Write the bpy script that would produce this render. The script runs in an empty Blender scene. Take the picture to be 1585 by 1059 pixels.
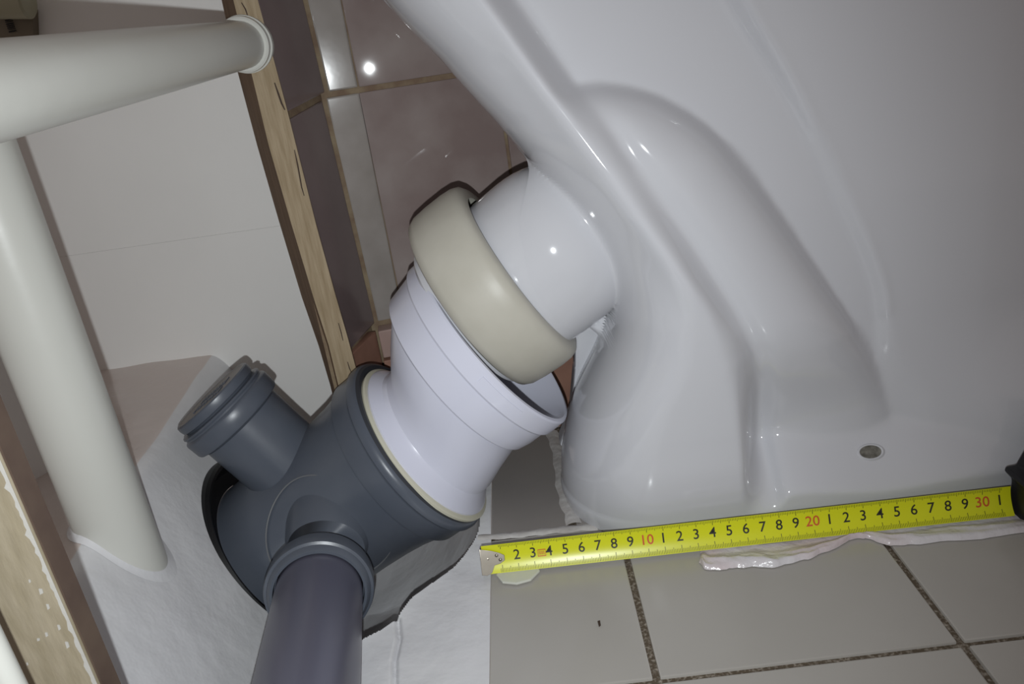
import bpy, bmesh, math, random
import numpy as np
from mathutils import Vector, Matrix
random.seed(7); rng = np.random.RandomState(5)
S = bpy.context.scene; C = S.collection
# ---------------------------------------------------------------- camera, light, exposure
cd = bpy.data.cameras.new('camera'); cam = bpy.data.objects.new('camera', cd); C.objects.link(cam)
cd.sensor_width = 36; cd.lens = 36*1218/1585; cd.clip_start = .01
cam.matrix_world = Matrix(((0.990382,0.134190,0.033719,0.000000),(-0.017950,0.366255,-0.930341,0.000000),(-0.137192,0.920788,0.365141,0.303000),(0,0,0,1)))
S.camera = cam
S.view_settings.view_transform = 'Standard'; S.view_settings.look = 'None'
S.view_settings.exposure = 0.0; S.view_settings.gamma = 1
S.view_settings.use_curve_mapping = False
w = bpy.data.worlds.new('world'); S.world = w; w.use_nodes = True
bg = w.node_tree.nodes['Background']; bg.inputs[0].default_value = (1,.86,.80,1); bg.inputs[1].default_value = .19
def lamp(name, kind, loc, power, col, size=.01, target=None):
    l = bpy.data.lights.new(name, kind); o = bpy.data.objects.new(name, l); C.objects.link(o)
    l.energy = power; l.color = col; o.location = loc
    if kind == 'AREA': l.size = size
    else: l.shadow_soft_size = size
    if target is not None:
        o.rotation_euler = (Vector(target)-Vector(loc)).to_track_quat('-Z','Y').to_euler()
    return o
# the phone's flash, a little below its lens
fl_ = lamp('flash', 'SPOT', (-.0070,-.009,.2815), 5.7, (.93,.98,1), .0022, (-0.0977,0.4500,0.1072))
fl_.data.spot_size = math.radians(112); fl_.data.spot_blend = 1

# ---------------------------------------------------------------- materials
def mat(name, col, rough=.5, col2=None, scale=20, bump=0, bscale=60, spec=.5, metal=0, coat=0, detail=5, lo=.35, hi=.65, sss=0, stretch=None, bdist=.001):
    m = bpy.data.materials.new(name); m.use_nodes = True; nt = m.node_tree; N = nt.nodes; L = nt.links
    b = N['Principled BSDF']; b.inputs['Roughness'].default_value = rough
    b.inputs['Base Color'].default_value = (*col,1); b.inputs['Metallic'].default_value = metal
    b.inputs['Specular IOR Level'].default_value = spec; b.inputs['Coat Weight'].default_value = coat
    b.inputs['Coat Roughness'].default_value = .04
    tc = N.new('ShaderNodeTexCoord'); mp = N.new('ShaderNodeMapping'); L.new(tc.outputs['Object'], mp.inputs[0])
    if stretch: mp.inputs['Scale'].default_value = stretch
    if col2:
        n = N.new('ShaderNodeTexNoise'); n.inputs['Scale'].default_value = scale; n.inputs['Detail'].default_value = detail
        L.new(mp.outputs[0], n.inputs[0]); r = N.new('ShaderNodeValToRGB')
        r.color_ramp.elements[0].position = lo; r.color_ramp.elements[1].position = hi
        r.color_ramp.elements[0].color = (*col,1); r.color_ramp.elements[1].color = (*col2,1)
        L.new(n.outputs[0], r.inputs[0]); L.new(r.outputs[0], b.inputs['Base Color'])
    if bump:
        n2 = N.new('ShaderNodeTexNoise'); n2.inputs['Scale'].default_value = bscale; n2.inputs['Detail'].default_value = 4
        L.new(mp.outputs[0], n2.inputs[0]); bp = N.new('ShaderNodeBump'); bp.inputs['Strength'].default_value = bump
        bp.inputs['Distance'].default_value = bdist; L.new(n2.outputs[0], bp.inputs['Height']); L.new(bp.outputs[0], b.inputs['Normal'])
    return m
M = dict(
 ceramic = mat('ceramic', (.585,.59,.625), .10, spec=.5, coat=.3),
 spigot = mat('spigot_ceramic', (.60,.605,.64), .10, coat=.3),
 collar = mat('beige_rubber', (.50,.48,.42), .42, (.46,.44,.38), 30, .15, 90, spec=.35),
 pvc = mat('white_plastic', (.66,.67,.78), .22, bump=.02, bscale=30),
 cream = mat('cream_rubber', (.62,.60,.48), .4),
 grey = mat('grey_plastic', (.085,.098,.125), .33, (.098,.111,.137), 25, .12, 300, spec=.45, bdist=.0003),
 greyd = mat('dark_seal_rubber', (.035,.038,.045), .45),
 greyp = mat('grey_pipe', (.11,.11,.155), .30, (.12,.12,.16), 12, spec=.45),
 weld = mat('grey_weld', (.15,.155,.165), .5),
 black = mat('black_rubber', (.006,.006,.007), .5, spec=.3),
 blackp = mat('black_plastic', (.008,.008,.010), .45, spec=.3),
 paint = mat('white_paint', (.66,.66,.68), .30, (.73,.73,.74), 9, .8, 34, bdist=.0022),
 ledge = mat('pinkish_lit_paint', (.50,.44,.41), .35, (.54,.49,.46), 14, .4, 40, bdist=.0015),  # plinth paint with the ledge's warm ambient light mixed into the colour
 pipew = mat('pipe_enamel', (.60,.60,.56), .32, (.56,.56,.52), 5, .25, 60, bdist=.0006),
 panel = mat('panel_paint', (.83,.82,.80), .5, (.87,.86,.84), 7, .12, 120, spec=.3),
 wood = mat('raw_wood', (.29,.22,.135), .6, (.38,.30,.20), 60, .4, 120, stretch=(6,6,.6), spec=.25),
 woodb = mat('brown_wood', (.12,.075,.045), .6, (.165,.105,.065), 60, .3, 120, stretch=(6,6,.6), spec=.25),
 crackm = mat('dark_crack', (.05,.03,.02), .8),
 chip = mat('chipped_paint', (.50,.485,.45), .5, bump=.3, bscale=200),
 plank = mat('plank_paint', (.30,.255,.175), .6, (.36,.31,.225), 50, .5, 60, stretch=(4,4,1), spec=.3),
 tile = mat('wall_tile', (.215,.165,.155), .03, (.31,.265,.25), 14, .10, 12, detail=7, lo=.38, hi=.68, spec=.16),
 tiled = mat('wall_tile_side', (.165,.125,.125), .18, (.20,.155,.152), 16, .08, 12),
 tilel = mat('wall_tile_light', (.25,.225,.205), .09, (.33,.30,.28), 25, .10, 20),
 skirt = mat('skirting_tile', (.36,.25,.22), .3, (.40,.28,.25), 40),
 terra = mat('terracotta', (.27,.14,.10), .5, (.32,.17,.12), 60),
 growall = mat('wall_grout', (.26,.20,.125), .8, (.17,.11,.07), 70, .5, 200),
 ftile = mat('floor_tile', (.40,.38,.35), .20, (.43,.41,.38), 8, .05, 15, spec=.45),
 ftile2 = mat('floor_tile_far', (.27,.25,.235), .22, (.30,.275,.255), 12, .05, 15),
 grout = mat('floor_grout', (.10,.075,.05), .9, (.34,.30,.25), 500, .8, 700, lo=.48, hi=.72),
 caulk = mat('white_caulk', (.58,.56,.54), .4, (.46,.43,.41), 90, .6, 200),
 tape = mat('tape_yellow', (.68,.70,.012), .30, spec=.5),
 ink = mat('tape_ink', (.02,.02,.01), .5), red = mat('tape_red_ink', (.60,.10,.02), .5),
 inkg = mat('tape_tick_ink', (.10,.10,.01), .5),
 steel = mat('steel', (.24,.215,.18), .35, (.30,.27,.23), 60, metal=.8),
 plastic = mat('thin_plastic', (.68,.66,.68), .22, (.62,.53,.54), 14, .8, 110, lo=.45, hi=.6, bdist=.002),
 silicone = mat('silicone', (.62,.63,.56), .3),
 edge = mat('painted_edge_shadow', (.085,.055,.042), .6, (.11,.075,.055), 60),  # dark tone stands for the flash shadow beside the plank
 hole = mat('hole_shade', (.20,.19,.165), .6, (.09,.085,.07), 300),
 label = mat('label_paper', (.20,.165,.12), .6), creamp = mat('cream_plastic', (.40,.38,.27), .4),
 lid = mat('cap_grey', (.17,.155,.145), .4, (.15,.14,.135), 40),
)
def ledge_light_tint(m, col):
    # pinkish room light painted into the plinth's top, left of its ridge
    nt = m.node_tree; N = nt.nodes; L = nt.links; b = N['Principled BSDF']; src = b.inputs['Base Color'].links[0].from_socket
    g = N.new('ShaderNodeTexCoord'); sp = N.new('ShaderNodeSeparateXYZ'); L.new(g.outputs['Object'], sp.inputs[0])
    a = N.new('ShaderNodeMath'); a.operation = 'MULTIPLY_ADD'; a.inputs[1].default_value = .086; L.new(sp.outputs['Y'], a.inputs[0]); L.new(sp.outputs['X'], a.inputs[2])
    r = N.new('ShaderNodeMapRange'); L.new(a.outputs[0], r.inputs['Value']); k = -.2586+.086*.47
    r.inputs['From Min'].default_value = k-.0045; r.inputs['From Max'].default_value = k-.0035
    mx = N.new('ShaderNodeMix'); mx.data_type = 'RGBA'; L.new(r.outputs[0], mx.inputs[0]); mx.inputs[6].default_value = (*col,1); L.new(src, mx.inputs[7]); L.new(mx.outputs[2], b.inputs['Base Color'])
M['plinth'] = mat('plinth_paint', (.66,.66,.68), .28, (.73,.73,.74), 9, .8, 34, bdist=.0022); ledge_light_tint(M['plinth'], (.62,.545,.51))
# ---------------------------------------------------------------- helpers
def obj(name, verts, faces, m, parent=None, smooth=35, loc=None):
    me = bpy.data.meshes.new(name); me.from_pydata([tuple(v) for v in verts], [], faces); me.update()
    o = bpy.data.objects.new(name, me); C.objects.link(o); me.materials.append(M[m])
    if parent: o.parent = parent; o.matrix_parent_inverse = parent.matrix_world.inverted() if False else Matrix.Translation(-parent.location)
    if smooth:
        me.shade_smooth(); me.set_sharp_from_angle(angle=math.radians(smooth))
    return o
def fixn(o):
    bm = bmesh.new(); bm.from_mesh(o.data); bmesh.ops.recalc_face_normals(bm, faces=bm.faces); bm.to_mesh(o.data); bm.free()
    return o
def tag(o, label, cat, group=None):
    o['label'] = label; o['category'] = cat
    if group: o['group'] = group
    return o
def thing(name, label, cat, loc=(0,0,0)):
    o = bpy.data.objects.new(name, None); C.objects.link(o); o.location = loc; o.empty_display_size = .02
    return tag(o, label, cat)
def frame(a):
    a = np.array(a, float); a /= np.linalg.norm(a); u = np.cross(a, [0,1,0.01]); u /= np.linalg.norm(u); v = np.cross(a, u)
    return a, u, v
def loft(name, rings, m, parent=None, n=96, caps=(False,False), smooth=32):
    """rings: (centre, axis, radius)"""
    V = []; F = []
    ang = np.linspace(0, 2*math.pi, n, endpoint=False)
    for c, a, r in rings:
        a, u, v = frame(a); c = np.array(c, float)
        V += list(c + r*(np.cos(ang)[:,None]*u + np.sin(ang)[:,None]*v))
    k = len(rings)
    for i in range(k-1):
        for j in range(n):
            F.append((i*n+j, i*n+(j+1)%n, (i+1)*n+(j+1)%n, (i+1)*n+j))
    if caps[0]: F.append(tuple(range(n)))
    if caps[1]: F.append(tuple(range((k-1)*n, k*n)))
    return fixn(obj(name, V, F, m, parent, smooth))
def turned(name, P, a, prof, m, parent=None, n=96, caps=(False,False), smooth=32):
    a = np.array(a, float)/np.linalg.norm(a); P = np.array(P, float)
    return loft(name, [(P+a*t, a, max(r,1e-5)) for t, r in prof], m, parent, n, caps, smooth)
def tube(name, pts, r, m, parent=None, n=24, caps=(True,True), closed=False):
    pts = [np.array(p, float) for p in pts]; V = []; F = []; k = len(pts)
    ang = np.linspace(0, 2*math.pi, n, endpoint=False)
    for i, p in enumerate(pts):
        if closed: d = pts[(i+1)%k]-pts[i-1]
        else: d = pts[min(i+1,k-1)]-pts[max(i-1,0)]
        a, u, v = frame(d); rr = r[i] if hasattr(r,'__len__') else r
        V += list(p + rr*(np.cos(ang)[:,None]*u + np.sin(ang)[:,None]*v))
    for i in range(k if closed else k-1):
        for j in range(n):
            i2 = (i+1)%k; F.append((i*n+j, i*n+(j+1)%n, i2*n+(j+1)%n, i2*n+j))
    if not closed:
        if caps[0]: F.append(tuple(range(n)))
        if caps[1]: F.append(tuple(range((k-1)*n, k*n)))
    return fixn(obj(name, V, F, m, parent))
def slab(name, poly, d, m, parent=None, bevel=0, smooth=30):
    """polygon of 3-D points thickened by the vector d, edges eased by a real bevel"""
    n = len(poly); d = np.array(d, float)
    V = [np.array(p, float) for p in poly] + [np.array(p, float)+d for p in poly]
    F = [tuple(range(n)), tuple(range(2*n-1, n-1, -1))] + [(i, i+n, (i+1)%n+n, (i+1)%n) for i in range(n)]
    o = fixn(obj(name, V, F, m, parent, 0))
    if bevel:
        bm = bmesh.new(); bm.from_mesh(o.data); bmesh.ops.bevel(bm, geom=bm.edges[:]+bm.verts[:], offset=bevel, segments=2, affect='EDGES', profile=.6); bm.to_mesh(o.data); bm.free()
        o.data.shade_smooth(); o.data.set_sharp_from_angle(angle=math.radians(smooth))
        big = max(p.area for p in o.data.polygons)
        for p in o.data.polygons:
            if p.area > big*.06: p.use_smooth = False
    return o
def box(name, a, b, m, parent=None, bevel=0):
    (x0,y0,z0),(x1,y1,z1) = a, b
    return slab(name, [(x0,y0,z0),(x1,y0,z0),(x1,y1,z0),(x0,y1,z0)], (0,0,z1-z0), m, parent, bevel)
def struct(o): o['kind'] = 'structure'; return o
def grid(name, G, m, parent=None, smooth=60, closed_u=False):
    """G: array (rows, cols, 3)"""
    r, c = G.shape[:2]; V = G.reshape(-1,3)
    F = [(i*c+j, i*c+j+1, (i+1)*c+j+1, (i+1)*c+j) for i in range(r-1) for j in range(c-1)]
    return obj(name, V.tolist(), F, m, parent, smooth)
def sdist(P, poly):
    """distance of points P (n,2) to an open polyline and the side (+ left of travel)"""
    best = np.full(len(P), 1e9); side = np.zeros(len(P)); par = np.zeros(len(P)); acc = 0
    for a, b in zip(poly[:-1], poly[1:]):
        a = np.array(a); b = np.array(b); ab = b-a; L = np.linalg.norm(ab)
        t = np.clip(((P-a)@ab)/L**2, 0, 1); q = a+t[:,None]*ab; d = np.linalg.norm(P-q, axis=1)
        cr = ab[0]*(P[:,1]-a[1])-ab[1]*(P[:,0]-a[0])
        m_ = d < best-1e-9
        best = np.where(m_, d, best); side = np.where(m_, np.sign(cr), side); par = np.where(m_, acc+t*L, par); acc += L
    return best, side, par/acc
def smax(a, b, k): 
    h_ = np.clip(.5+.5*(a-b)/k, 0, 1); return b*(1-h_)+a*h_ + k*h_*(1-h_)
def smin(a, b, k): return -smax(-a, -b, k)
def sstep(x): x = np.clip(x, 0, 1); return x*x*(3-2*x)
def curve(pts, n=8):
    """Catmull-Rom through 2-D points"""
    p = [np.array(q, float) for q in pts]; p = [2*p[0]-p[1]]+p+[2*p[-1]-p[-2]]; out = []
    for i in range(1, len(p)-2):
        for t in np.linspace(0, 1, n, endpoint=False):
            out.append(.5*((2*p[i])+(-p[i-1]+p[i+1])*t+(2*p[i-1]-5*p[i]+4*p[i+1]-p[i+2])*t*t+(-p[i-1]+3*p[i]-3*p[i+1]+p[i+2])*t**3))
    out.append(p[-2]); return out

# ---------------------------------------------------------------- floor of square tiles
fl = bpy.data.objects.new('floor', None); C.objects.link(fl); struct(fl)
box('grout_bed', (-.048,-.30,-.03), (.80,.62,-.0018), 'grout', fl)
XS = [.0352,.1835,.332,.480,.629]; xs = [-.048]+XS+[.80]
YS = [-.298,-.150,-.001,.148,.2965,.4300,.5655]
for j in range(len(YS)-1):
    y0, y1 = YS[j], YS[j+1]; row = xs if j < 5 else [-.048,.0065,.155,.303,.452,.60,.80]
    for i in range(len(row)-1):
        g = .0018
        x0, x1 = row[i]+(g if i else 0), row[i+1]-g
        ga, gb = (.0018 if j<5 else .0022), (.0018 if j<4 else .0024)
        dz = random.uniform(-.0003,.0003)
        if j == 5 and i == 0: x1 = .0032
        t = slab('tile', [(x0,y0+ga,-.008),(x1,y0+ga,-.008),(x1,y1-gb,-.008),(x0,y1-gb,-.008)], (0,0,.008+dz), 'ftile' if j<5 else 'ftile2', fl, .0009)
# white caulk smeared in the joints behind the tape
def bead(name, pts, wd, ht, m, parent):
    V = []; F = []; n = 7
    pts = curve(pts, 6)
    for i, p in enumerate(pts):
        q = pts[min(i+1,len(pts)-1)]-pts[max(i-1,0)]; q = q/np.linalg.norm(q[:2]); nx = np.array([-q[1],q[0],0])
        ww = (wd[0]+(wd[1]-wd[0])*i/(len(pts)-1))*(1+.22*math.sin(i*1.9)+.12*math.sin(i*4.3))
        for k in range(n):
            s = -1+2*k/(n-1); V.append(p+nx*s*ww/2+np.array([0,0,ht*(1-s*s)]))
    for i in range(len(pts)-1):
        for k in range(n-1): F.append((i*n+k,i*n+k+1,(i+1)*n+k+1,(i+1)*n+k))
    return obj(name, V, F, m, parent)
bead('caulk', [(-0.0566,0.4330,0.0000),(-0.0352,0.4306,0.0000),(-0.0098,0.4302,0.0000),(0.0216,0.4284,0.0000)], (.0062,.0075), .0010, 'caulk', fl)
bead('caulk', [(0.0001,0.5644,0.0000),(0.0034,0.5299,0.0000),(0.0031,0.4751,0.0000),(0.0066,0.4338,0.0000)], (.010,.009), .0014, 'caulk', fl)
bead('caulk', [(-0.0620,0.5573,0.0000),(-0.0436,0.5653,0.0000),(-0.0118,0.5688,0.0000),(0.0152,0.5748,0.0000),(0.0419,0.5752,0.0000)], (.006,.006), .003, 'caulk', fl)

# ---------------------------------------------------------------- tiled wall behind, its corner and skirting
wf = bpy.data.objects.new('wall_back', None); C.objects.link(wf); struct(wf)
def wy(x, c=.585): return c+.15*x
def wpl(name, x0, x1, z0, z1, m, c=.585, th=.007, bevel=.0009, xa=None, xb=None):
    x0b = x0 if xa is None else xa; x1b = x1 if xb is None else xb
    return slab(name, [(x0,wy(x0,c),z0),(x1,wy(x1,c),z0),(x1b,wy(x1b,c),z1),(x0b,wy(x0b,c),z1)], (-.15*th,th,0), m, wf, bevel)
wpl('grout_bed', -.135, .75, 0, .75, 'growall', .587, .05, 0)
seam = lambda x: .2795
for (x0,x1) in ((-.0999,-.0046),(-.0024,.148),(.1502,.300),(.3022,.452),(.4542,.604)):
    wpl('tile', x0, x1, .112, .2775, 'tile', xb=(x0 if x1<0 else x0)+0 if False else None)
for (x0,x1) in ((-.0990,.0746),(.0768,.226),(.2282,.378),(.3802,.53),(.5322,.68)):
    wpl('tile', x0, x1, .2812, .43, 'tile')
    wpl('tile', x0, x1, .4322, .58, 'tile')
# pale strip of tile beside the corner, set at a slightly different angle
def cy_(x): return .5668+.22*(x+.121)
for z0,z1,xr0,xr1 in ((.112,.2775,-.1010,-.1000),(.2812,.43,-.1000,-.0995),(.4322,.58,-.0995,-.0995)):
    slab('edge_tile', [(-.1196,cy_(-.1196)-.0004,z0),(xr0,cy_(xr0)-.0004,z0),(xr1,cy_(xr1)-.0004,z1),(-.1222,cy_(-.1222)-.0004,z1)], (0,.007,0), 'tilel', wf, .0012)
# the return towards the wooden post
for z0,z1 in ((.112,.2765),(.2812,.43),(.4322,.58)):
    a = .006
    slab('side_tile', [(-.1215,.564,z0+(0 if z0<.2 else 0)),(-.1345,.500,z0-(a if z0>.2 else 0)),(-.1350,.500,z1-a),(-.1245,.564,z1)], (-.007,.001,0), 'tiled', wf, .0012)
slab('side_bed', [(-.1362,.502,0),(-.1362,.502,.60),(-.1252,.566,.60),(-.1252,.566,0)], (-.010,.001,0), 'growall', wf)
# skirting row
for x0,x1 in ((-.1185,.03),(.0320,.18),(.182,.33),(.332,.48)):
    wpl('skirting_tile', x0, x1, .0865, .1085, 'skirt', .5715, .014, .0012)
    wpl('base_tile', x0, x1, .0, .085, 'terra', .5695, .016, .0008)
slab('side_skirting', [(-.1205,.556,.0),(-.135,.500,.0),(-.135,.500,.1085),(-.1205,.556,.1085)], (-.007,.001,0), 'terra', wf, .001)

# ---------------------------------------------------------------- white panel on the left, wooden post
wl = bpy.data.objects.new('wall_left', None); C.objects.link(wl); struct(wl)
zs = (-0.1934,0.6200,0.1848)[2]
box('panel_board', (-.80,.620,.0), (-.152,.640,zs-.00005), 'panel', wl, 0)
box('panel_board', (-.80,.6202,zs+.00005), (-.152,.640,.62), 'panel', wl, 0)
wl2 = bpy.data.objects.new('trim_1', None); C.objects.link(wl2); struct(wl2)
pf = [(-0.1296,0.5000,0.1554),(-0.1315,0.5000,0.2038),(-0.1328,0.5000,0.2759),(-0.1348,0.5000,0.3393)]; pf = [(-.1262,.5,-.01),(-.1270,.5,.095),(-.1280,.5,.125)]+pf+[(-.1350,.5,.60)]
pm_ = [(-.1420,.5,-.01),(-.1420,.5,.085),(-0.1420,0.5000,0.1222),(-0.1444,0.5000,0.1576),(-0.1472,0.5000,0.2107),(-0.1491,0.5000,0.2580),(-0.1488,0.5000,0.3022),(-0.1488,0.5000,0.3412),(-.1480,.5,.60)]
pl_ = [(-.1530,.52,-.01),(-.1535,.52,.085),(-0.1548,0.5200,0.1160),(-0.1581,0.5200,0.1529),(-0.1607,0.5200,0.2081),(-0.1624,0.5200,0.2572),(-0.1630,0.5200,0.3022),(-0.1617,0.5200,0.3437),(-.1600,.52,.60)]
slab('post_face', pf+pm_[::-1], (-.0005,.003,0), 'wood', wl2, 0)
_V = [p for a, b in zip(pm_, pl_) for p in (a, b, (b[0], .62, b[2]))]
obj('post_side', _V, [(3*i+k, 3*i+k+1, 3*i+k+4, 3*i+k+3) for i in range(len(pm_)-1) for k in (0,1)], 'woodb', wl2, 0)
def crack(pts, wd):
    p = [np.array(q) for q in pts]; V=[]; F=[]
    for i,q in enumerate(p):
        ww = .5*wd*(.3+.7*math.sin(math.pi*(i+.4)/(len(p)-.2))); V += [q+[-ww,-.0003,0], q+[ww,-.0003,0], q+[0,.002,0]]
    for i in range(len(p)-1): F += [(3*i,3*i+1,3*i+4,3*i+3),(3*i+1,3*i+2,3*i+5,3*i+4),(3*i+2,3*i,3*i+3,3*i+5)]
    obj('crack', V, F, 'crackm', wl2, 0)
crack([(-0.1340,0.5000,0.2531),(-0.1341,0.5000,0.2475),(-0.1342,0.5000,0.2435),(-0.1350,0.5000,0.2298),(-0.1347,0.5000,0.2244)], .0009)
crack([(-0.1319,0.5000,0.1373),(-0.1316,0.5000,0.1307),(-0.1316,0.5000,0.1245)], .0007)
crack([(-0.1319,0.5000,0.1086),(-0.1316,0.5000,0.1037),(-0.1310,0.5000,0.1002)], .0007)
crack([(-0.1444,0.5000,0.3392),(-0.1431,0.5000,0.3355),(-0.1427,0.5000,0.3313)], .0008)
crack([(-0.1364,0.5000,0.2934),(-0.1357,0.5000,0.2869),(-0.1351,0.5000,0.2812),(-0.1341,0.5000,0.2772)], .0012)
# side wall glimpsed between plank and pipe
struct(slab('wall_side', [(-0.3483,0.3966,0.0850),(-0.3307,0.4196,0.0850),(-0.3124,0.4532,0.0850),(-.345,.62,.085),(-.345,.62,.60),(-.46,.40,.60)], (-.02,.0,0), 'panel')) if False else None

# ---------------------------------------------------------------- plinth of painted mortar with the pit for the drain
LZ = .085
edge = curve([(-0.1405,0.3403,0.0000)[:2],(-0.1204,0.3497,0.0000)[:2],(-0.1044,0.3624,0.0000)[:2],(-0.0943,0.3811,0.0000)[:2],(-0.0721,0.4040,0.0000)[:2],(-0.0575,0.4360,0.0000)[:2],(-0.0565,0.4725,0.0000)[:2],(-0.0617,0.5468,0.0000)[:2]], 6)
crk = [(-0.1020,0.3641,0.0000)[:2],(-0.0995,0.3497,0.0000)[:2],(-0.1000,0.3327,0.0000)[:2],(-0.0957,0.2974,0.0000)[:2]]
def ground(X, Y):
    P = np.stack([X.ravel(), Y.ravel()], 1)
    c = -.175-.073*(Y-.47)
    face = (c-.85*X)/.53
    led = LZ + 0*X
    left = smin(face, led, .010)
    d, s, _ = sdist(P, edge); d = d.reshape(X.shape); s = s.reshape(X.shape)
    pit = np.where(s>0, -.0035*(1-np.exp(-d/.0012))-.088*(1-np.exp(-np.maximum(d-.0008,0)/.060)) , .0012*np.exp(-d/.006))
    dc, sc, _ = sdist(P, crk); dc = dc.reshape(X.shape); sc = sc.reshape(X.shape)
    base = pit - .0035*np.exp(-(dc/.0013)**2)
    Z = smax(left, base, .018)
    nz = .0007*np.sin(X*41+1.3*np.sin(Y*33))*np.sin(Y*37+.7+2*X*13)+.0002*np.sin(X*143+Y*97+3*np.sin(Y*31))
    return Z + nz*(1+.3*(s>0))
gx = np.concatenate([np.linspace(-.70,-.30,60,endpoint=False), np.linspace(-.30,-.16,70,endpoint=False), np.linspace(-.16,-.048,150)])
gy = np.concatenate([np.linspace(-.05,.26,30,endpoint=False), np.linspace(.26,.33,40,endpoint=False), np.linspace(.33,.46,170,endpoint=False), np.linspace(.46,.53,30,endpoint=False), np.linspace(.53,.621,30)])
# hole for the drain: everything within the seal's radius of the fitting's axis
_a = Vector((-.857,0,-.515)).normalized(); _g = Vector((-.0862,.473,.0555))
def in_hole(c):
    rel = c-_g; al = rel.dot(_a); return al > .055 and (rel-_a*al).length < .0715
XX, YY = np.meshgrid(gx, gy); ZZ = ground(XX, YY)
ZZ[:, -1] = np.minimum(ZZ[:, -1], 0)
G = np.stack([XX, YY, ZZ], 2)
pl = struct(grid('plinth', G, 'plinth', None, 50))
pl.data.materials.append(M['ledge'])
bm = bmesh.new(); bm.from_mesh(pl.data)
dele = [f for f in bm.faces if in_hole(f.calc_center_median()) or (f.calc_center_median().x < -.15 and f.calc_center_median().y < .262)]
bmesh.ops.delete(bm, geom=dele, context='FACES'); bm.to_mesh(pl.data); bm.free()
cidx = []
for p in ():
    v = pl.data.vertices[p.vertices[0]].co; rx = -.2586-.086*(v[1]-.47)
    if v[0] < rx-.004: p.material_index = 1

# ---------------------------------------------------------------- toilet
Y0 = .472
def Q(*p): return [(q[0], q[2]) for q in p]
xl_z = [(z, x) for x, z in Q((0.0187,0.4720,-0.0361),(0.0051,0.4720,-0.0117),(0.0029,0.4720,0.0125),(0.0058,0.4720,0.0377),(0.0197,0.4720,0.0797),(0.0401,0.4720,0.1137),(0.0146,0.4720,0.1396),(-0.0006,0.4720,0.1716),(-0.0022,0.4720,0.2043),(0.0089,0.4720,0.2292),(-0.0082,0.4720,0.2570),(-0.0192,0.4720,0.2716),(-0.0325,0.4720,0.2921),(-0.0460,0.4720,0.3094),(-0.0598,0.4720,0.3279),(-0.0670,0.4720,0.3483))]
xl_z[0] = (0.0, .0035); xl_z[1] = (.010,.0015)
xl_z.sort()
zt = .40
xl_z = [p for p in xl_z if p[0] < .37]+[(.40,-.118)]
zz = np.unique(np.concatenate([np.linspace(0,.02,14), np.linspace(.02,.36,190), np.linspace(.36,zt,10)]))
xl = np.interp(zz, [a for a,b in xl_z], [b for a,b in xl_z])
ker = np.exp(-np.linspace(-2,2,9)**2); ker /= ker.sum()
xl[5:] = np.convolve(np.pad(xl,4,mode='edge'), ker, 'valid')[5:]
xr = .47+.22*sstep(zz/.40)
nt = 320
tt = np.linspace(0,1,nt)**1.3
Xg = xl[:,None]+(xr-xl)[:,None]*tt[None,:]; Zg = np.repeat(zz[:,None], nt, 1)
def rib(P, pts, R, top, hh, sk=1.6):
    d, s, t = sdist(P, curve(pts, 8)); 
    R = np.interp(t, np.linspace(0,1,len(R)), R) if hasattr(R,'__len__') else R
    top = np.interp(t, np.linspace(0,1,len(top)), top) if hasattr(top,'__len__') else top
    q = d/R; return top-hh*(1-np.sqrt(np.maximum(0,1-np.minimum(q,1)**2)))-sk*R*np.maximum(0,q-.97)
def side_of(line, pt):
    return float(sdist(np.array([pt]), line)[1][0])
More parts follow.
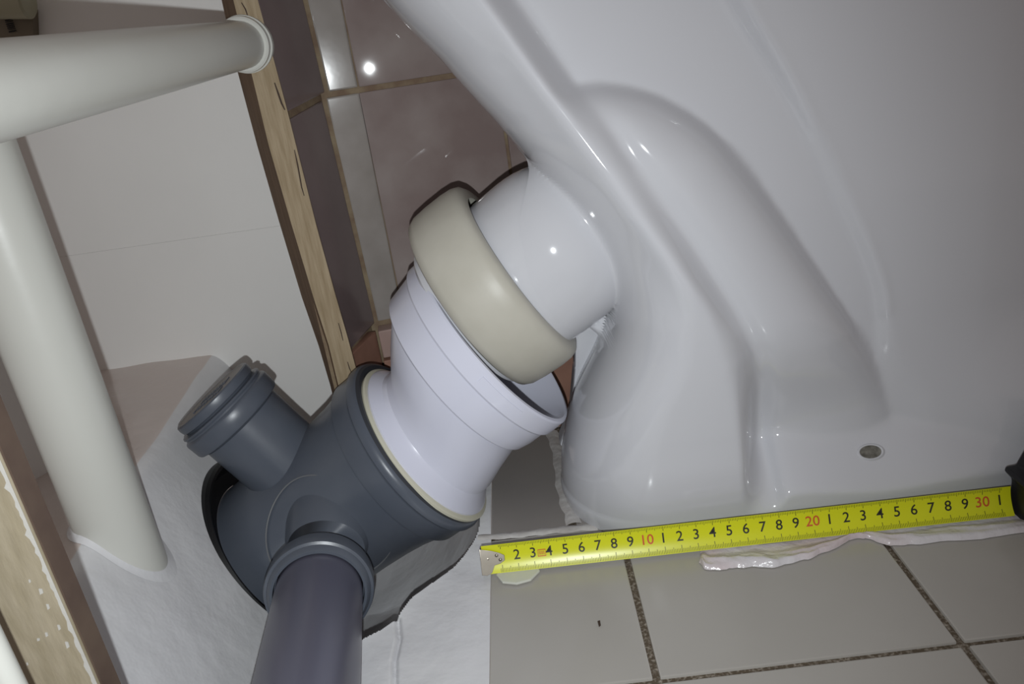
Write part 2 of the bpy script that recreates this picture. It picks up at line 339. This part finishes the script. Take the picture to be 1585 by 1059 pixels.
def body_depth(X, Z):
    P = np.stack([X.ravel(), Z.ravel()], 1); f = lambda a: a.reshape(X.shape)
    def sd(line, pt):
        d, s, t = sdist(P, line); return f(d*s)*side_of(line, pt), f(t)
    # step on the right of the rear rib and the column (positive: trapway side)
    g_ = curve(Q((-0.0448,0.4170,0.4117),(-0.0143,0.4170,0.3508),(0.0106,0.4170,0.3075),(0.0314,0.4170,0.2710),(0.0489,0.4120,0.2401),(0.0690,0.4120,0.2050),(0.0859,0.4120,0.1759),(0.1048,0.4120,0.1386),(0.1154,0.4170,0.1067),(0.1198,0.4170,0.0714),(0.1217,0.4170,0.0225),(0.1221,0.4170,-0.0296)), 8)
    s1, t1 = sd(g_, (.20,.20))
    # arch where the trapway meets the flat panel (positive: trapway side)
    a_ = curve(Q((-0.0287,0.4270,0.2673),(0.0058,0.4270,0.2707),(0.0331,0.4270,0.2701),(0.0535,0.4270,0.2685),(0.0736,0.4270,0.2622),(0.0912,0.4270,0.2515),(0.1069,0.4270,0.2380),(0.1204,0.4270,0.2211),(0.1363,0.4270,0.1973),(0.1532,0.4270,0.1696),(0.1682,0.4270,0.1445),(0.1861,0.4270,0.1144),(0.2011,0.4270,0.0826),(0.2164,0.4270,0.0316)), 8)
    s2, t2 = sd(a_, (.10,.15))
    # ridge between the panel and the bowl (positive: bowl side)
    r_l = curve(Q((0.0814,0.4270,0.3794),(0.1091,0.4270,0.3265),(0.1246,0.4270,0.2949),(0.1447,0.4270,0.2609),(0.1605,0.4270,0.2291),(0.1758,0.4270,0.1956),(0.1908,0.4270,0.1604),(0.1993,0.4270,0.1361),(0.2026,0.4270,0.1157),(0.2054,0.4270,0.0905),(0.2115,0.4270,0.0550),(0.2171,0.4270,0.0176)), 8)
    s3, t3 = sd(r_l, (.30,.25))
    left = .060+.014*sstep((t1-.25)/.25)-.003*sstep((t1-.62)/.2)-.006*sstep((.05-Z)/.05)
    left = left+.0035*np.exp(-((s1+.010)/.007)**2)*(1-sstep((t1-.52)/.16))*sstep((t1-.2)/.1)
    hh = .0340-.0250*sstep((.135-Z)/.085)-.006*sstep((.25-t2)/.2)
    q = np.clip(s2/.046, 0, 1)
    right = .033+hh*np.sqrt(1-(1-q)**2*.999)-.007*sstep((s2-.05)/.05)
    right = right-.005*np.exp(-((s1-.006)/.008)**2)*(s2>0)*np.clip(s2/.02,0,1)*sstep((t2-.15)/.1)
    right = np.where(s2 > 0, right, .033+hh*.0316)
    over = .050*sstep((Z-.14)/.24)-.10*np.maximum(0, X-.24)**1.2
    bowl = .0385+.010*sstep((Z-.2)/.2)-.05*np.maximum(0,X-.26)+.052*sstep((.12-Z)/.12)*sstep((X-.20)/.16)
    bowl = bowl+.0012*np.exp(-((s3-.003)/.003)**2)*(t3<.74)
    wid = .008+.034*sstep((.105-Z)/.045)
    w_ = sstep(s3/wid+.4)
    right = right*(1-w_)+bowl*w_
    wid1 = .0125+.003*(1-sstep((t1-.5)/.2))+.012*sstep((t1-.60)/.1)
    w1 = sstep(s1/wid1+.55)
    # foot slope out to the floor
    recess = curve(Q((0.0944,0.4220,0.0286),(0.1287,0.4220,0.0356),(0.1416,0.4220,0.0465),(0.1940,0.4220,0.0396),(0.2339,0.4220,0.0418),(0.2758,0.4220,0.0445),(0.3293,0.4220,0.0489)), 5)
    zf = f(np.interp(P[:,0], [q[0] for q in recess], [q[1] for q in recess]))
    foot = .0665-1.0*np.maximum(0, Z-zf+.024)
    right = smax(right, foot, .003)
    d = left*(1-w1)+right*w1
    # spigot root
    a = np.array([-.85,-.527]); o_ = np.array([.0006,.1655]); rel = P-o_; al = rel@a; pe = rel@np.array([.527,-.85])
    sp = np.sqrt(np.maximum(.0523**2-pe**2,0)); sp = np.where(np.abs(pe)<.0523, sp, -.02-3*(np.abs(pe)-.0525)); sp = sp-12*np.maximum(0,-al-.02)**2-2*np.maximum(0,-al-.05)
    return d, f(sp)
D, SPG = body_depth(Xg, Zg)
for _ in range(3):
    Dp = np.pad(D, 1, mode='edge'); D = (Dp[1:-1,1:-1]*2+Dp[:-2,1:-1]+Dp[2:,1:-1]+Dp[1:-1,:-2]+Dp[1:-1,2:])/6
_x2 = sorted([(z, x) for x, z in Q((0.0058,0.4720,0.0377),(0.0197,0.4720,0.0797),(0.0397,0.4720,0.1092),(0.0471,0.4720,0.1349),(0.0431,0.4720,0.1653),(0.0288,0.4720,0.1999),(0.0130,0.4720,0.2248),(-0.0082,0.4720,0.2570),(-0.0192,0.4720,0.2716))])
xl2 = np.maximum(xl, np.interp(zz, [a for a,b in _x2], [b for a,b in _x2], left=-1, right=-1))
xl2[9:] = np.convolve(np.pad(xl2,9,mode='edge'), np.ones(19)/19, 'valid')[9:]; xl2 = np.maximum(xl, xl2)
sL = Xg-xl2[:,None]; sR = xr[:,None]-Xg
RL = np.interp(zz, [0,.05,.10,.14,.20,.30,.40], [.060,.050,.042,.040,.050,.065,.07])[:,None]
prof = lambda s, R: np.sqrt(np.maximum(0, 1-(1-np.clip(s/R,0,1))**2))
D = np.maximum(D*prof(sL, RL)*prof(sR, .16), 0)
D = np.maximum(D, .0055*prof(Xg-xl[:,None], .006)*(Zg < .395))
Db = D.copy(); D = np.where(SPG > -.01, smax(D, SPG, .026*np.clip(sL/.03,0.02,1)), D)
toilet = thing('toilet', 'white glazed ceramic toilet foot and trapway with sideways outlet', 'toilet', (.20,Y0,0))
front = np.stack([Xg, Y0-D, Zg], 2)
back = np.stack([Xg, Y0+np.minimum(Db*.80, .085+.10*np.maximum(0,Xg)), Zg], 2)[:, ::-1]
ringG = np.concatenate([front, back[:,1:]], 1)
r_, c_ = ringG.shape[:2]
V = ringG.reshape(-1,3).tolist()
F = [(i*c_+j, i*c_+j+1, (i+1)*c_+j+1, (i+1)*c_+j) for i in range(r_-1) for j in range(c_-1)]
tb = obj('body', V, F, 'ceramic', toilet, 70)
bm = bmesh.new(); bm.from_mesh(tb.data); bmesh.ops.remove_doubles(bm, verts=bm.verts, dist=1e-6)
be = [e for e in bm.edges if e.is_boundary and all(v.co.z > .39 for v in e.verts)]
bmesh.ops.contextual_create(bm, geom=be)
bmesh.ops.recalc_face_normals(bm, faces=bm.faces); bm.to_mesh(tb.data); bm.free(); tb.data.shade_smooth()
# outlet spigot
SA = np.array([-.852,0,-.523]); SP = np.array([.0006,Y0,.1655])
turned('outlet_spigot', SP, SA, [(-.046,.0440),(-.040,.0472),(-.034,.0495),(-.028,.0510),(-.022,.0518),(-.016,.0521),(.05,.0512),(.052,.049),(.052,.044),(-.02,.043)], 'spigot', toilet)
# pale web of glaze behind the column
slab('rear_web', [(0.0244,0.4840,0.1132),(0.0312,0.4840,0.1168),(0.0480,0.4840,0.1134),(0.0458,0.4840,0.0895),(0.0290,0.4840,0.0530),(0.0122,0.4840,0.0223),(0.0046,0.4840,0.0312),(0.0154,0.4840,0.0550),(0.0217,0.4840,0.0883)], (0,.018,0), 'ceramic', toilet, .0025)
hx, hz = (0.1933,0.4120,0.0332)[0], (0.1933,0.4120,0.0332)[2]
row = int(np.argmin(abs(zz-hz))); hy = Y0-float(np.interp(hx, Xg[row], D[row]))
sm_ = -(np.interp(hx, Xg[row+3], D[row+3])-np.interp(hx, Xg[row-3], D[row-3]))/(zz[row+3]-zz[row-3])
hv = np.array([0,sm_,1]); hv /= np.linalg.norm(hv); hn_ = np.array([0,-hv[2],hv[1]]); hc = np.array([hx,hy,hz])+hn_*.0010
def ell(rr, dp): return [hc-hn_*dp+rr*(np.array([.0068,0,0])*math.cos(a_)+hv*.0042*math.sin(a_)) for a_ in np.linspace(0,2*math.pi,32,endpoint=False)]
def rings(name, L_, m, cap=False):
    V = [p for rr, dp in L_ for p in ell(rr, dp)]; k = len(L_)
    F = [(i*32+j, i*32+(j+1)%32, (i+1)*32+(j+1)%32, (i+1)*32+j) for i in range(k-1) for j in range(32)]
    if cap: F.append(tuple(range((k-1)*32, k*32)))
    return fixn(obj(name, V, F, m, toilet))
rings('hole_rim', [(1.35,.0016),(1.12,.0003),(1.0,.0004),(.93,.0010)], 'ceramic')
rings('screw_hole', [(.96,.0006),(.5,.0009),(.01,.0010)], 'hole')

# ---------------------------------------------------------------- beige rubber collar
CA = np.array([-.875,0,-.484]); c1 = np.array([-.0059,Y0-.002,.1664])
rc = turned('rubber_collar', c1, CA, [(-.001,.0525),(-.0012,.0590),(.0010,.0622),(.005,.0638),(.012,.0644),(.024,.0642),(.033,.0634),(.0375,.0614),(.0392,.0580),(.039,.051),(.030,.050),(.03,.044)], 'collar', None, 128, smooth=50)
tag(rc, 'beige rubber sealing collar pushed over the toilet outlet', 'seal')

# ---------------------------------------------------------------- white offset connector
cn = thing('offset_connector', 'white plastic offset connector between beige collar and grey fitting', 'connector', (-.06,Y0,.08))
RA = np.array([-.828,0,-.561]); rim = np.array([-.0255,Y0,.1231])
A = lambda t: rim+RA*t
loft('rim_band', [(A(.045),RA,.045),(A(.010),RA,.062),(A(.001),RA,.0650),(A(.0),RA,.0662),(A(.0003),RA,.0682),(A(.0015),RA,.0690),(A(.0130),RA,.0690),(A(.0142),RA,.0682),(A(.0145),RA,.0650)], 'pvc', cn, 128)
b2 = np.array([-.0531,Y0,.1033])
loft('cup_band', [(A(.0138),RA,.0655),(A(.0142),RA,.0668),(b2+[.006,0,.004],RA,.0655),(b2,RA,.0642),(b2-[.001,0,.0008],RA,.0628),(b2-[.0016,0,.0014],RA,.0560)], 'pvc', cn, 128)
cb = np.array([-.0748,Y0,.0612]); FA = np.array([-.85,0,-.527])
loft('cone', [(b2+[.001,0,0],RA,.0608),(b2-[.0018,0,.0022],RA,.0600),(.5*(b2+cb),.5*(RA+FA),.0552),(cb+[.004,0,.004],FA,.0508),(cb,FA,.0502),(cb-[.0022,0,.0026],FA,.0520),(cb-[.0058,0,.0050],FA,.0568),(cb-[.0074,0,.0060],FA,.0585),(cb-[.0084,0,.0070],FA,.0583)], 'pvc', cn, 128)
loft('spigot', [(cb-[.006,0,.005],FA,.0535),(cb-[.045,0,.030],FA,.0530)], 'pvc', cn, 96, (False,True))
slab('mould_mark', [A(.0065)+np.array(FV)*.0694 for FV in ((-.18,-.955,.23),(-.06,-.985,.05),(.09,-.98,-.13),(.22,-.945,-.30))]+[A(.0105)+np.array(FV)*.0694 for FV in ((.22,-.945,-.30),(.09,-.98,-.13),(-.06,-.985,.05),(-.18,-.955,.23))], (0,-.0004,0), 'pvc', cn, 0) if False else None
_e = np.array([.561,0,-.828]); V = []; F = []
for th in np.radians(np.linspace(96,68,13)):
    dv = _e*math.cos(th)+np.array([0,-1,0])*math.sin(th)
    for t_, r_ in ((.0045,.0688),(.0047,.0695),(.0088,.0695),(.0090,.0688)): V.append(A(t_)+dv*r_)
for i in range(12):
    for k in range(3): F.append((4*i+k, 4*i+k+1, 4*i+k+5, 4*i+k+4))
F += [(0,1,2,3),(48,49,50,51)]
fixn(obj('moulded_mark', V, F, 'pvc', cn))
sf = cb-np.array([.0086,0,.0072])
cs = loft('lip_seal', [(sf+[.0006,0,.0004],FA,.0560),(sf+[.0003,0,.0002],FA,.0603),(sf-[.0004,0,.0003],FA,.0615),(sf-[.0020,0,.0013],FA,.0612),(sf-[.0024,0,.0016],FA,.057)], 'cream', cn, 128)

# ---------------------------------------------------------------- grey branch fitting
gf = thing('waste_fitting', 'dark grey plastic drain branch fitting seated in the white plinth', 'pipe fitting', (-.15,Y0,0))
GA = np.array([-.857,0,-.515]); GA /= np.linalg.norm(GA); g0 = np.array([-.0862,Y0+.001,.0555])
def gp(t): return g0+GA*t
gr = lambda t, r: (gp(t), GA, r)
loft('socket', [gr(.003,.058),gr(.0015,.0615),gr(.0008,.0632),gr(.002,.0650),gr(.0050,.0662),gr(.0078,.0660),gr(.0092,.0645),gr(.0105,.0642),gr(.0225,.0640),gr(.0240,.0630),gr(.0245,.0612),gr(.026,.0600)], 'grey', gf, 128, smooth=40)
loft('socket_seal', [gr(.0022,.0575),gr(.0002,.0600),gr(.0000,.0622),gr(.0012,.0640),gr(.0026,.0648)], 'greyd', gf, 128)
loft('main_body', [gr(.0235,.0612),gr(.030,.0598),gr(.040,.0578),gr(.055,.0562),(gp(.075),GA,.0552),(gp(.15),GA,.0550)], 'grey', gf, 128, (False,True))
# capped branch, up and left
lc = np.array((-0.2167,0.4721,0.1073)); rt = gp(.082)
BA = lc-rt; BL = np.linalg.norm(BA); BA /= BL
def cap(t): return lc-BA*t
br = loft('side_branch', [(rt,BA,0.02895),(cap(.045),BA,0.02895),(cap(.0235),BA,0.02914),(cap(.0225),BA,0.03069),(cap(.0215),BA,0.03329),(cap(.0200),BA,0.03397),(cap(.0110),BA,0.03426),(cap(.0100),BA,0.03377),(cap(.0090),BA,0.03233),(cap(.0080),BA,0.03204),(cap(.0068),BA,0.03281),(cap(.0058),BA,0.03233),(cap(.005),BA,0.02702)], 'grey', gf, 96)
ld = loft('screw_cap', [(cap(.0062),BA,0.02798),(cap(.0040),BA,0.02895),(cap(.0036),BA,0.02972),(cap(.0010),BA,0.03011),(cap(-.0015),BA,0.02991),(cap(-.0024),BA,0.02895),(cap(-.0022),BA,0.02750)], 'grey', gf, 96, smooth=40)
loft('cap_face', [(cap(-.0022),BA,0.02770),(cap(-.0018),BA,0.02605),(cap(-.0018),BA,0.00010)], 'lid', ld, 64)
_, u_, v_ = frame(BA)
for k in range(-4,5):
    for s_ in (-1,1):
        L_ = .0035 if k%2 else .0045; p = cap(-.0018)+u_*(k*.0028)+v_*(s_*.007)
        slab('embossed_mark', [p-u_*.0007-v_*L_, p+u_*.0007-v_*L_, p+u_*.0007+v_*L_, p-u_*.0007+v_*L_], BA*.0006, 'grey', ld, 0)
# branch towards the viewer
rg = np.array((-0.1474,0.3780,0.0145)); pe_ = np.array((-0.1326,0.2980,0.0282))
PA = pe_-rg; PA /= np.linalg.norm(PA)
s0 = np.array((-0.1489,0.4180,0.0218))
N2 = rg-s0; N2 /= np.linalg.norm(N2); r0 = s0-N2*.03
loft('front_branch', [(r0,N2,.0300),(s0,N2,.0262),(s0+N2*.006,N2,.0236),(rg-PA*.016,PA,.0232),(rg-PA*.012,PA,.0240)], 'grey', gf, 96)
loft('ring_socket', [(rg-PA*.0145,PA,.0250),(rg-PA*.0140,PA,.0300),(rg-PA*.0125,PA,.0318),(rg-PA*.003,PA,.0322),(rg-PA*.0005,PA,.0316),(rg+PA*.0002,PA,.0300),(rg+PA*.0030,PA,.0288),(rg+PA*.0042,PA,.0278),(rg+PA*.0040,PA,.0262),(rg+PA*.000,PA,.0258)], 'grey', gf, 96, smooth=28)
# moulding lines round the front branch
pts = []
for k in range(72):
    a_ = 2*math.pi*k/72; ex = np.cross(GA,[0,1,0]); q = s0+.0400*(GA*math.cos(a_)*1.02+ex*math.sin(a_))
    rel = q-g0; al = rel@GA; pr = rel-al*GA; pz = pr@ex; rad = .0562
    yy = -math.sqrt(max(rad**2-pz**2, .0001)); pts.append(g0+GA*al+ex*pz+np.array([0,yy,0]))
tube('moulding_line', pts, .00055, 'weld', gf, 6, closed=True)
# ---------------------------------------------------------------- grey pipe in the front branch
gpipe = tube('waste_pipe', [rg-PA*.006, rg+PA*.05, rg+PA*.12, rg+PA*.28], .0252, 'greyp', None, 64)
tag(gpipe, 'straight grey plastic waste pipe running out of the fitting towards the viewer', 'pipe')

# ---------------------------------------------------------------- black rubber seal in the plinth
ks = (-.175+.073*0-(.85*g0[0]+.53*g0[2]))/(.85*GA[0]+.53*GA[2]); kc = gp(ks)
sl = loft('pipe_seal', [(kc+GA*.03,GA,.0800),(kc-GA*.004,GA,.0735),(kc-GA*.006,GA,.0715),(kc-GA*.0045,GA,.0690),(kc+GA*.004,GA,.0655),(kc+GA*.006,GA,.0600),(kc+GA*.006,GA,.0553)], 'black', None, 96)
tag(sl, 'black rubber ring sealing the grey fitting into the plinth', 'seal')

# ---------------------------------------------------------------- white painted pipes
vb = np.array((-0.2458,0.3711,0.0663)); 
vx, vy = vb[0], vb[1]
vp = thing('vertical_pipe', 'white painted pipe standing upright on the white plinth', 'pipe', (vx,vy,vb[2]))
loft('pipe', [((vx,vy,.0),(0,0,1),.0195),((vx,vy,vb[2]-.01),(0,0,1),.0195),((vx,vy,.90),(0,0,1),.0195)], 'pipew', vp, 64, (False,True))
# paint fillet where it meets the plinth
V = []; F = []; n = 64
for k in range(n):
    a_ = 2*math.pi*k/n
    for r, up in ((.0185,.004),(.0205,.0015),(.0225,.0002)):
        x_, y_ = vx+r*math.cos(a_), vy+r*math.sin(a_)
        zg = float(ground(np.array([[x_]]), np.array([[y_]]))[0,0]); V.append((x_, y_, zg+up-(.002 if r>.024 else 0)))
for k in range(n):
    for q in range(2): F.append((k*3+q, ((k+1)%n)*3+q, ((k+1)%n)*3+q+1, k*3+q+1))
fixn(obj('paint_fillet', V, F, 'paint', vp))
he = np.array((-0.1475,0.4966,0.3167)); hn = np.array((-0.1541,0.2378,0.3070)); HA = hn-he; HA /= np.linalg.norm(HA)
hp = thing('horizontal_pipe', 'white pipe with ringed end collar coming forward from the wooden post', 'pipe', tuple(he))
loft('pipe', [(he-HA*.10,HA,.0130),(he,HA,.0130),(he+HA*.12,HA,.0140),(he+HA*.55,HA,.0160)], 'pipew', hp, 64, (False,True))
loft('end_collar', [(he-HA*.004,HA,.0130),(he-HA*.004,HA,.0160),(he+HA*.0000,HA,.0162),(he+HA*.0008,HA,.0150),(he+HA*.0018,HA,.0150),(he+HA*.0024,HA,.0157),(he+HA*.0050,HA,.0155),(he+HA*.0058,HA,.0144),(he+HA*.0058,HA,.0125)], 'pipew', hp, 64)

# ---------------------------------------------------------------- plank close on the left, pipe at its foot
fp = bpy.data.objects.new('trim_2', None); C.objects.link(fp); struct(fp)
box('board', (-.1982,.220,-.05), (-.1730,.228,.62), 'plank', fp, .001)
box('board_edge_shadow', (-.1729,.2212,-.05), (-.1722,.2300,.62), 'edge', fp, 0)  # added dark strip on the plank's edge, painted as its flash shadow
V = []; F = []; n = 150
for i in range(n):
    z = -.02+.27*i/n; a_ = .0007+.0008*abs(math.sin(i*.9)+.6*math.sin(i*2.3)+.4*math.sin(i*.31))*random.uniform(.4,1)
    V += [(-.1730+.0004,.2194,z), (-.1730-a_,.2194,z), (-.1730-a_,.2205,z), (-.1730+.0004,.222,z)]
for i in range(n-1):
    for q in range(3): F.append((4*i+q, 4*i+q+1, 4*i+q+5, 4*i+q+4))
obj('chipped_edge', V, F, 'chip', fp, 0)
for i in range(26):
    z = random.uniform(.05,.21); x = random.uniform(-.198,-.176); a_ = random.uniform(.0003,.0008); b_ = a_*random.uniform(1,2.4)
    slab('paint_chip', [(x-a_,.2199,z-b_),(x+a_*.7,.2199,z-b_*.6),(x+a_,.2199,z+b_*.8),(x-a_*.5,.2199,z+b_)], (0,-.0003,0), 'chip', fp, 0)
bx_ = np.array((-0.1719,0.1860,0.1492))
cp = loft('corner_pipe', [((bx_[0],bx_[1],-.05),(0,0,1),.0040),((bx_[0],bx_[1],.80),(0,0,1),.0040)], 'pipew', None, 32, (True,True))
tag(cp, 'slim white pipe in front of the chipped tan plank, bottom left corner', 'pipe')
# lower wall block between plank and pipe
q0 = np.array((-0.3307,0.4196,0.0850)); q1 = np.array((-0.3124,0.4499,0.0850)); e_ = q1-q0; e_ /= np.linalg.norm(e_)
sw = slab('wall_side', [q0-e_*.2, q1+e_*.0, q1+e_*.0+[0,0,.5], q0-e_*.2+[0,0,.5]], (-.03,.02,0), 'panel'); struct(sw)

# ---------------------------------------------------------------- tape measure
tm = thing('tape_measure', 'yellow steel tape measure stretched along the foot of the toilet', 'tape measure', (.10,.392,0))
T0 = np.array((-0.0515,0.3925,0.0015)); T1 = np.array((0.2573,0.3857,0.0015))
TA = T1-T0; TL = np.linalg.norm(TA); TA /= TL
ph = math.radians(24); UP = np.array([0,math.sin(ph),math.cos(ph)]); NO = np.array([0,-math.cos(ph),math.sin(ph)])
UP = UP-TA*(UP@TA); UP /= np.linalg.norm(UP); NO = np.cross(TA, UP); NO = NO if NO[1]<0 else -NO
WD = .0172
def tp(s, v, off=0):   # s metres along, v in 0..1 across; hollow cross-section
    q = 2*v-1; return T0+TA*s+UP*(WD*v)+NO*(.0016*q*q+off)
LT = TL+.004
rows = [[tp(s, v) for v in np.linspace(0,1,13)] for s in np.linspace(0,LT,40)]
rows_b = [[tp(s, v, -.0003) for v in np.linspace(1,0,13)] for s in np.linspace(0,LT,40)]
G = np.concatenate([np.array(rows), np.array(rows_b), np.array(rows)[:,:1]], 1)
bl = grid('blade', G, 'tape', tm, 45); fixn(bl)
PX = (TL-.0)/31.0  # placeholder, replaced below
SC = 0.98321; S0 = 0.00174
V = []; F = []
def tick(s, v0, v1, w_, off=.00012, VV=None, FF=None):
    i = len(VV); n_ = 3
    for v in np.linspace(v0, v1, n_):
        VV.append(tp(s-w_/2, v, off)); VV.append(tp(s+w_/2, v, off))
    for k in range(n_-1): FF.append((i+2*k, i+2*k+1, i+2*k+3, i+2*k+2))
for k in range(9, 312):
    s = S0+SC*k/1000
    if s > LT-.001: break
    L_ = .26 if k%10==0 else (.20 if k%5==0 else .15)
    tick(s, .02, L_, .00028 if k%10 else .00036, VV=V, FF=F)
    tick(s, .98, 1-(L_*.72), .00028 if k%10 else .00036, VV=V, FF=F)
tk = obj('graduation_marks', V, F, 'inkg', bl, 0); tk['kind'] = 'stuff'
def text_mesh(txt, size):
    cu = bpy.data.curves.new('t', 'FONT'); cu.body = txt; cu.size = size; cu.align_x = 'CENTER'; cu.align_y = 'CENTER'; cu.resolution_u = 3
    cu.offset = size*.008
    o = bpy.data.objects.new('t', cu); C.objects.link(o); dg = bpy.context.evaluated_depsgraph_get()
    me = bpy.data.meshes.new_from_object(o.evaluated_get(dg)); bpy.data.objects.remove(o); return me
cache = {}
for k in range(2, 32):
    txt = str(k) if k%10==0 else str(k%10)
    if txt not in cache: cache[txt] = text_mesh(txt, .0086)
    me = cache[txt].copy(); s = S0+SC*k/100 - .0004
    vs = [tp(s+v.co.x, .55+v.co.y/WD, .00015) for v in me.vertices]
    fs = [tuple(p.vertices) for p in me.polygons]
    obj('numeral', vs, fs, 'red' if k%10==0 else 'ink', bl, 0)
# small red approval box between 3 and 4
V = []; F = []
sA, sB = S0+SC*.0325, S0+SC*.0375
for a_, b_, c1_, c2_ in ((sA,sB,.40,.43),(sA,sB,.62,.65),(sA,sA+.0003,.40,.65),(sB-.0003,sB,.40,.65)):
    i = len(V); V += [tp(a_,c1_,.00015),tp(b_,c1_,.00015),tp(b_,c2_,.00015),tp(a_,c2_,.00015)]; F.append((i,i+1,i+2,i+3))
for q in range(6):
    x = sA+.0007+q*.0006; i = len(V); V += [tp(x,.46,.00015),tp(x+.0003,.46,.00015),tp(x+.0003,.59,.00015),tp(x,.59,.00015)]; F.append((i,i+1,i+2,i+3))
obj('approval_mark', V, F, 'red', bl, 0)
# end hook
hk = slab('hook', [tp(-.0012,.90,.0006),tp(.006,.80,.0006),tp(.0105,.70,.0006),tp(.0135,.60,.0006),tp(.0135,.42,.0006),tp(.0105,.32,.0006),tp(.0070,.28,.0006),tp(.0050,.04,.0006),tp(.002,-.03,.0006),tp(-.0012,.0,.0006)], NO*.0006, 'steel', tm, .0002)
for s, v, r in ((.0030,.52,.0014),(.0088,.62,.0011),(.0108,.46,.0011)):
    turned('rivet', tp(s,v,.0010), NO, [(0,r),(.0006,r*.95),(.0009,r*.5),(.0009,.0001)], 'steel', hk, 16)
slab('hook_lip', [tp(-.0012,.9,.0012),tp(-.0006,.9,.0012),tp(-.0006,.0,.0012),tp(-.0012,.0,.0012)], -NO*.006, 'steel', hk, .0002)
# case
c0 = tp(LT+.001,.5)
def cs_(sx, sz): return c0+TA*sx+np.array([0,0,1])*sz
slab('case', [cs_(.001,-.010),cs_(.006,-.0145),cs_(.018,-.018),cs_(.060,-.018),cs_(.066,-.012),cs_(.066,.040),cs_(.050,.052),cs_(.016,.052),cs_(.003,.0205),cs_(-.0025,.0200),cs_(-.0035,.0175),cs_(.0010,.0120),cs_(.0015,.0090)], (0,.030,0), 'blackp', tm, .0012).location
bpy.data.objects['case'].location = (0,-.024,0)
# ---------------------------------------------------------------- crumpled plastic and silicone scrap
def crumple(name, edgeF, edgeB, m, hmax, seed, nu=90, nv=26):
    f_ = curve([np.array(p) for p in edgeF], 12); b_ = curve([np.array(p) for p in edgeB], 12)
    f_ = np.array([f_[int(i)] for i in np.linspace(0,len(f_)-1,nu)]); b_ = np.array([b_[int(i)] for i in np.linspace(0,len(b_)-1,nu)])
    rs = np.random.RandomState(seed); H = np.zeros((nu,nv)); u = np.linspace(0,1,nu)[:,None]; v = np.linspace(0,1,nv)[None,:]
    for k in range(14):
        fx, fy = rs.uniform(3,26), rs.uniform(1,8); p1, p2 = rs.uniform(0,6.3,2); H = H+(1-np.abs(np.sin(fx*u+fy*v+p1)))**2*rs.uniform(.2,1)
    H = H/H.max(); env = (np.minimum(v/.12,1)**.6)*(np.minimum(u/.05,1)**.6)*(np.minimum((1-u)/.03,1)**.5)
    f_[:,1] += .0022*np.cumsum(rs.normal(0,1,nu))/3*np.sin(np.linspace(0,math.pi,nu))**.3*.6 + .0012*np.abs(np.sin(np.linspace(0,34,nu)))
    G = f_[:,None,:]*(1-v[...,None])+b_[:,None,:]*v[...,None]
    G = G.copy(); G[...,2] = .0003+env*hmax*(.35+.65*H)*(1-.88*np.clip((v-.35)/.35,0,1))
    return grid(name, G, m, None, 70)
pb = crumple('plastic_film', [(0.0756,0.3798,0.0000),(0.0799,0.3695,0.0000),(0.0977,0.3672,0.0000),(0.1178,0.3667,0.0000),(0.1454,0.3718,0.0000),(0.1698,0.3815,0.0000),(0.1860,0.3720,0.0000),(0.2158,0.3695,0.0000),(0.2770,0.3689,0.0000)],
   [(0.0799,0.3926,0.0000),(0.0891,0.3907,0.0000),(0.1044,0.3901,0.0000),(0.1250,0.3883,0.0000),(0.1521,0.3891,0.0000),(0.1738,0.3909,0.0000),(0.1941,0.3892,0.0000),(0.2267,0.3900,0.0000),(0.2888,0.3869,0.0000)], 'plastic', .0045, 3)
tag(pb, 'crumpled thin white plastic film on the floor tiles under the tape', 'plastic film')
sc = slab('silicone_scrap', [(-0.0445,0.3904,0.0006),(-0.0357,0.3973,0.0006),(-0.0198,0.3967,0.0006),(-0.0178,0.3889,0.0006),(-0.0236,0.3816,0.0006),(-0.0321,0.3797,0.0006),(-0.0406,0.3825,0.0006)], (0,0,.0015), 'silicone', None, .0006)
tag(sc, 'small pale scrap of silicone on the tile below the tape hook', 'scrap')
cr = slab('crumb', [(0.0112,0.3414,0.0002),(0.0127,0.3417,0.0002),(0.0126,0.3382,0.0002),(0.0115,0.3374,0.0002)], (0,0,.0008), 'crackm', None, .0002)
tag(cr, 'tiny dark crumb lying on the floor tile below the tape', 'crumb')
# ---------------------------------------------------------------- cream fitting and barcode tag in the top left corner
bf = thing('wall_bracket', 'cream plastic bracket with a barcode sticker, top left corner', 'bracket', (-.36,.6,.33))
fa = np.array((-0.3511,0.6000,0.3718)); fb = np.array((-0.3182,0.6000,0.3673))
loft('socket', [(fa,fb-fa,.0115),(fa+(fb-fa)*.96,fb-fa,.0115),(fb,fb-fa,.0100)], 'creamp', bf, 32, (True,True))
st = slab('sticker_plate', [(-0.3598,0.6120,0.3692),(-0.3242,0.6120,0.3634),(-0.3303,0.6120,0.3444),(-0.3679,0.6120,0.3487)], (0,.008,0), 'label', bf, .0006)
a0, a1, b0 = np.array((-0.3455,0.6110,0.3616)), np.array((-0.3456,0.6110,0.3504)), np.array((-0.3403,0.6110,0.3618))
for k in range(9):
    t0 = k/9+.01; t1 = t0+random.choice((.035,.06,.08)); d1 = a1-a0; e1 = b0-a0
    slab('bar', [a0+d1*t0, a0+d1*t0+e1, a0+d1*t1+e1, a0+d1*t1], (0,.0006,0), 'blackp', st, 0)
